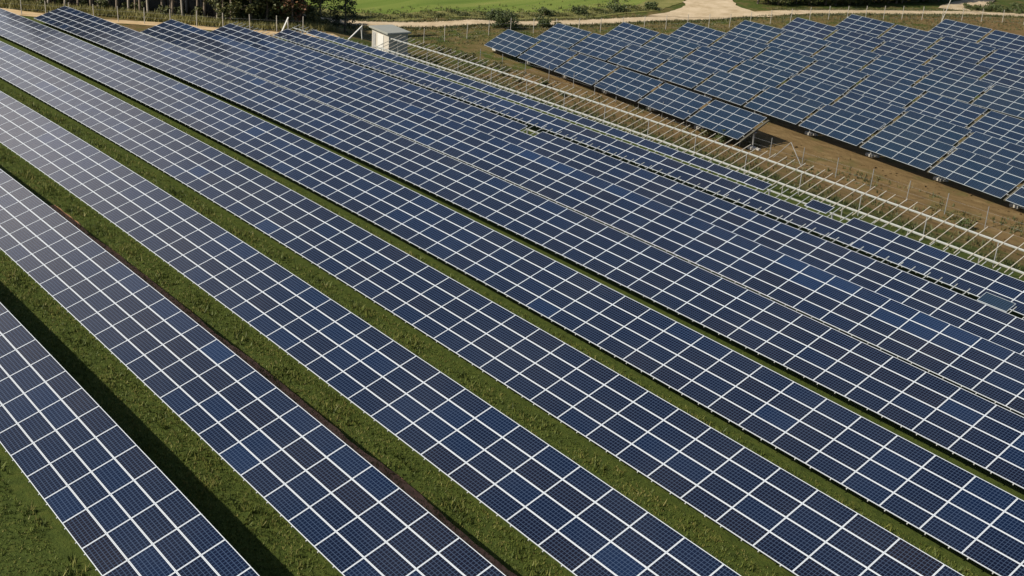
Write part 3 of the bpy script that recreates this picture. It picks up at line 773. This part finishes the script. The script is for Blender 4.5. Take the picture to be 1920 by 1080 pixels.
# ------------------------------------------------------------------ grass (uncountable)
def tufts(name, X, Y, h, w, m, blades=4, lean=.5):
    n = len(X); Z = ground(X, Y)
    X = np.repeat(X, blades)+rng.normal(0, w*1.6, n*blades); Y = np.repeat(Y, blades)+rng.normal(0, w*1.6, n*blades); Z = np.repeat(Z, blades)
    hh = np.repeat(h, blades)*rng.uniform(.6, 1.2, n*blades); a = rng.uniform(0, 6.28, n*blades); l = rng.uniform(.1, 1, n*blades)*lean*hh
    b = rng.uniform(0, 6.28, n*blades); ww = w*rng.uniform(.7, 1.3, n*blades)
    V = np.stack([np.stack([X-np.cos(b)*ww, Y-np.sin(b)*ww, Z-.02], 1), np.stack([X+np.cos(b)*ww, Y+np.sin(b)*ww, Z-.02], 1),
                  np.stack([X+np.cos(a)*l, Y+np.sin(a)*l, Z+hh], 1)], 1)
    me = bpy.data.meshes.new(name); N_ = n*blades
    me.from_pydata(V.reshape(-1, 3).tolist(), [], np.arange(3*N_).reshape(N_, 3).tolist()); me.materials.append(m); me.update()
    clump = np.repeat(np.clip(.42+.22*np.sin(X[::blades]*.21+1.3*np.sin(Y[::blades]*.35))*np.sin(X[::blades]*.53+Y[::blades]*.8)+.22*np.sin(X[::blades]*1.7+np.sin(Y[::blades]*2.3)*2)*np.sin(Y[::blades]*1.9)+rng.normal(0, .3, n), 0, 1), blades)
    at = me.attributes.new('shade', 'FLOAT', 'FACE'); at.data.foreach_set('value', clump.astype(np.float32))
    o = link(name, me); tag(o, kind='stuff'); return o
pts = []
dens = {0: (7.8, 11.9, 34), 1: (15.6, 19.9, 42), 2: (24.3, 27.2, 42), 3: (29.9, 34.3, 34), 4: (37.2, 41.4, 26), 5: (44.6, 48.5, 14)}
for k, (ya, yb, dn) in dens.items():
    n = int((yb-ya)*150*dn*1.6); X = rng.uniform(-130, 15, n); Y = rng.uniform(ya, yb, n)
    uv = px(np.stack([X, Y, ground(X, Y)], 1)); ok = in_view(uv, 60) & (-(X*F[0]+Y*F[1]) < -5)
    X, Y = X[ok], Y[ok]
    dist = np.hypot(X, Y); keep = rng.uniform(0, 1, len(X)) < np.clip(45/dist, .12, 1)
    pts.append((X[keep], Y[keep]))
X = np.concatenate([p[0] for p in pts]); Y = np.concatenate([p[1] for p in pts])
ex_, ey_ = [], []
for yl in (12.275, 19.373, 26.533, 33.786, 40.901):
    n = 1500; xx = rng.uniform(-110, 10, n); yy = yl-.25+np.abs(rng.normal(0, .3, n))*rng.choice([-1, .6], n)
    uv = px(np.stack([xx, yy, ground(xx, yy)], 1)); ok = in_view(uv, 40) & (np.sin(xx*1.3)+rng.normal(0, .5, n) > .1)
    ex_.append(xx[ok]); ey_.append(yy[ok])
EXX = np.concatenate(ex_); EYY = np.concatenate(ey_)
hgt = .06+.06*rng.random(len(X))**2+.05*np.clip(np.sin(X*.9)*np.sin(Y*1.3+X*.4), 0, 1)
g = tufts("grass", X, Y, hgt*(1+.006*np.hypot(X, Y)), .018, M_BLADE, 4, .8); tag(g, "rough green grass growing between the solar rows", "grass")
g = tufts("weeds", EXX, EYY, rng.uniform(.12, .38, len(EXX)), .03, M_BLADE, 5, .8); tag(g, "taller weeds growing along the low edges of the near solar rows", "weeds")
# tall grass on the verge between the path and the wood
ds = rng.uniform(0, EL[-1], 9000)
XY = np.array([edge_pt(d, rng.uniform(-2.6, 1.2)) for d in ds])
g = tufts("verge_grass", XY[:, 0], XY[:, 1], rng.uniform(.35, .95, len(XY)), .06, M_TALL, 3, .6); tag(g, "tall yellow green grass along the foot of the wood", "grass")
# ragged growth along the meadow's edge
n = 5000; t_ = rng.uniform(0, 1, n); vy = 84.5+(140.5-84.5)*t_
vx = np.interp(vy, [84.5, 96, 110.5, 128, 140.5], [-168, -149.5, -141, -133.3, -132])-rng.gamma(2., 1.5, n)
g = tufts("meadow_edge_grass", vx, vy, rng.uniform(.15, .5, n)*(.4+.7*np.sin(vy*.9)**2), .07, M_LEAF, 4, .7); tag(g, "ragged tall grass along the meadow's edge beyond the road", "grass")
# fringe of grass on both sides of the sandy road and clods on the track
rp = np.array(ROAD); rl = np.r_[0, np.cumsum(np.linalg.norm(np.diff(rp, axis=0), axis=1))]
n = 9000; q = rng.uniform(18, rl[-1]-12, n); sd_ = rng.choice([-1, 1], n); of = (1.75+rng.gamma(1.5, .45, n)-.25)*sd_
rx, ry = np.interp(q, rl, rp[:, 0]), np.interp(q, rl, rp[:, 1]); r2x, r2y = np.interp(q+1, rl, rp[:, 0]), np.interp(q+1, rl, rp[:, 1])
X = rx-(r2y-ry)*of; Y = ry+(r2x-rx)*of; ok = ~((Y > 134) & (Y < 154) & (of > 0))
g = tufts("roadside_grass", X[ok], Y[ok], rng.uniform(.1, .4, ok.sum()), .06, M_WEED, 4, .9); tag(g, "ragged grass fringe along both sides of the sandy road", "grass")
mb = MB(); n = 900
for x, y, s_ in zip(rng.uniform(-120, -30, n), rng.uniform(82, 98, n), rng.gamma(2., .028, n)+.03):
    th = rng.uniform(0, 6.28); c_, n_ = math.cos(th), math.sin(th)
    mb.box((x, y, float(ground(x, y))+s_*.25), (s_*rng.uniform(.8, 1.5), s_, s_*.8), 0, np.array([[c_, -n_, .2], [n_, c_, .1], [0, .1, 1]]))
o = mb.build("clods_and_stones", M_RUT); tag(o, "scattered stones and clods along the dirt track", "stones", kind='stuff')
# weeds and dry tufts along the rack, the track and under the tables
n = 9000; X = rng.uniform(-125, -25, n); Y = rng.uniform(79, 95, n)
keep = (np.sin(X*.6)*np.sin(Y*.9+X*.23)+rng.normal(0, .5, n)) > .35
g = tufts("dry_grass", X[keep], Y[keep], rng.uniform(.15, .5, keep.sum()), .05, M_WEED, 4, .8); tag(g, "patchy weeds and dry grass below the bare rack", "grass")
n = 30000; X = rng.uniform(-145, -60, n); Y = rng.uniform(94, 205, n)
rd = np.interp(Y, [p[1] for p in ROAD], [p[0] for p in ROAD]); keep = (X > rd+2.2) & (X < rd+16)
g = tufts("rough_grass", X[keep], Y[keep], rng.uniform(.12, .3, keep.sum()), .06, M_WEED, 3, .8); tag(g, "dry rough grass between the sandy road and the solar tables", "grass")
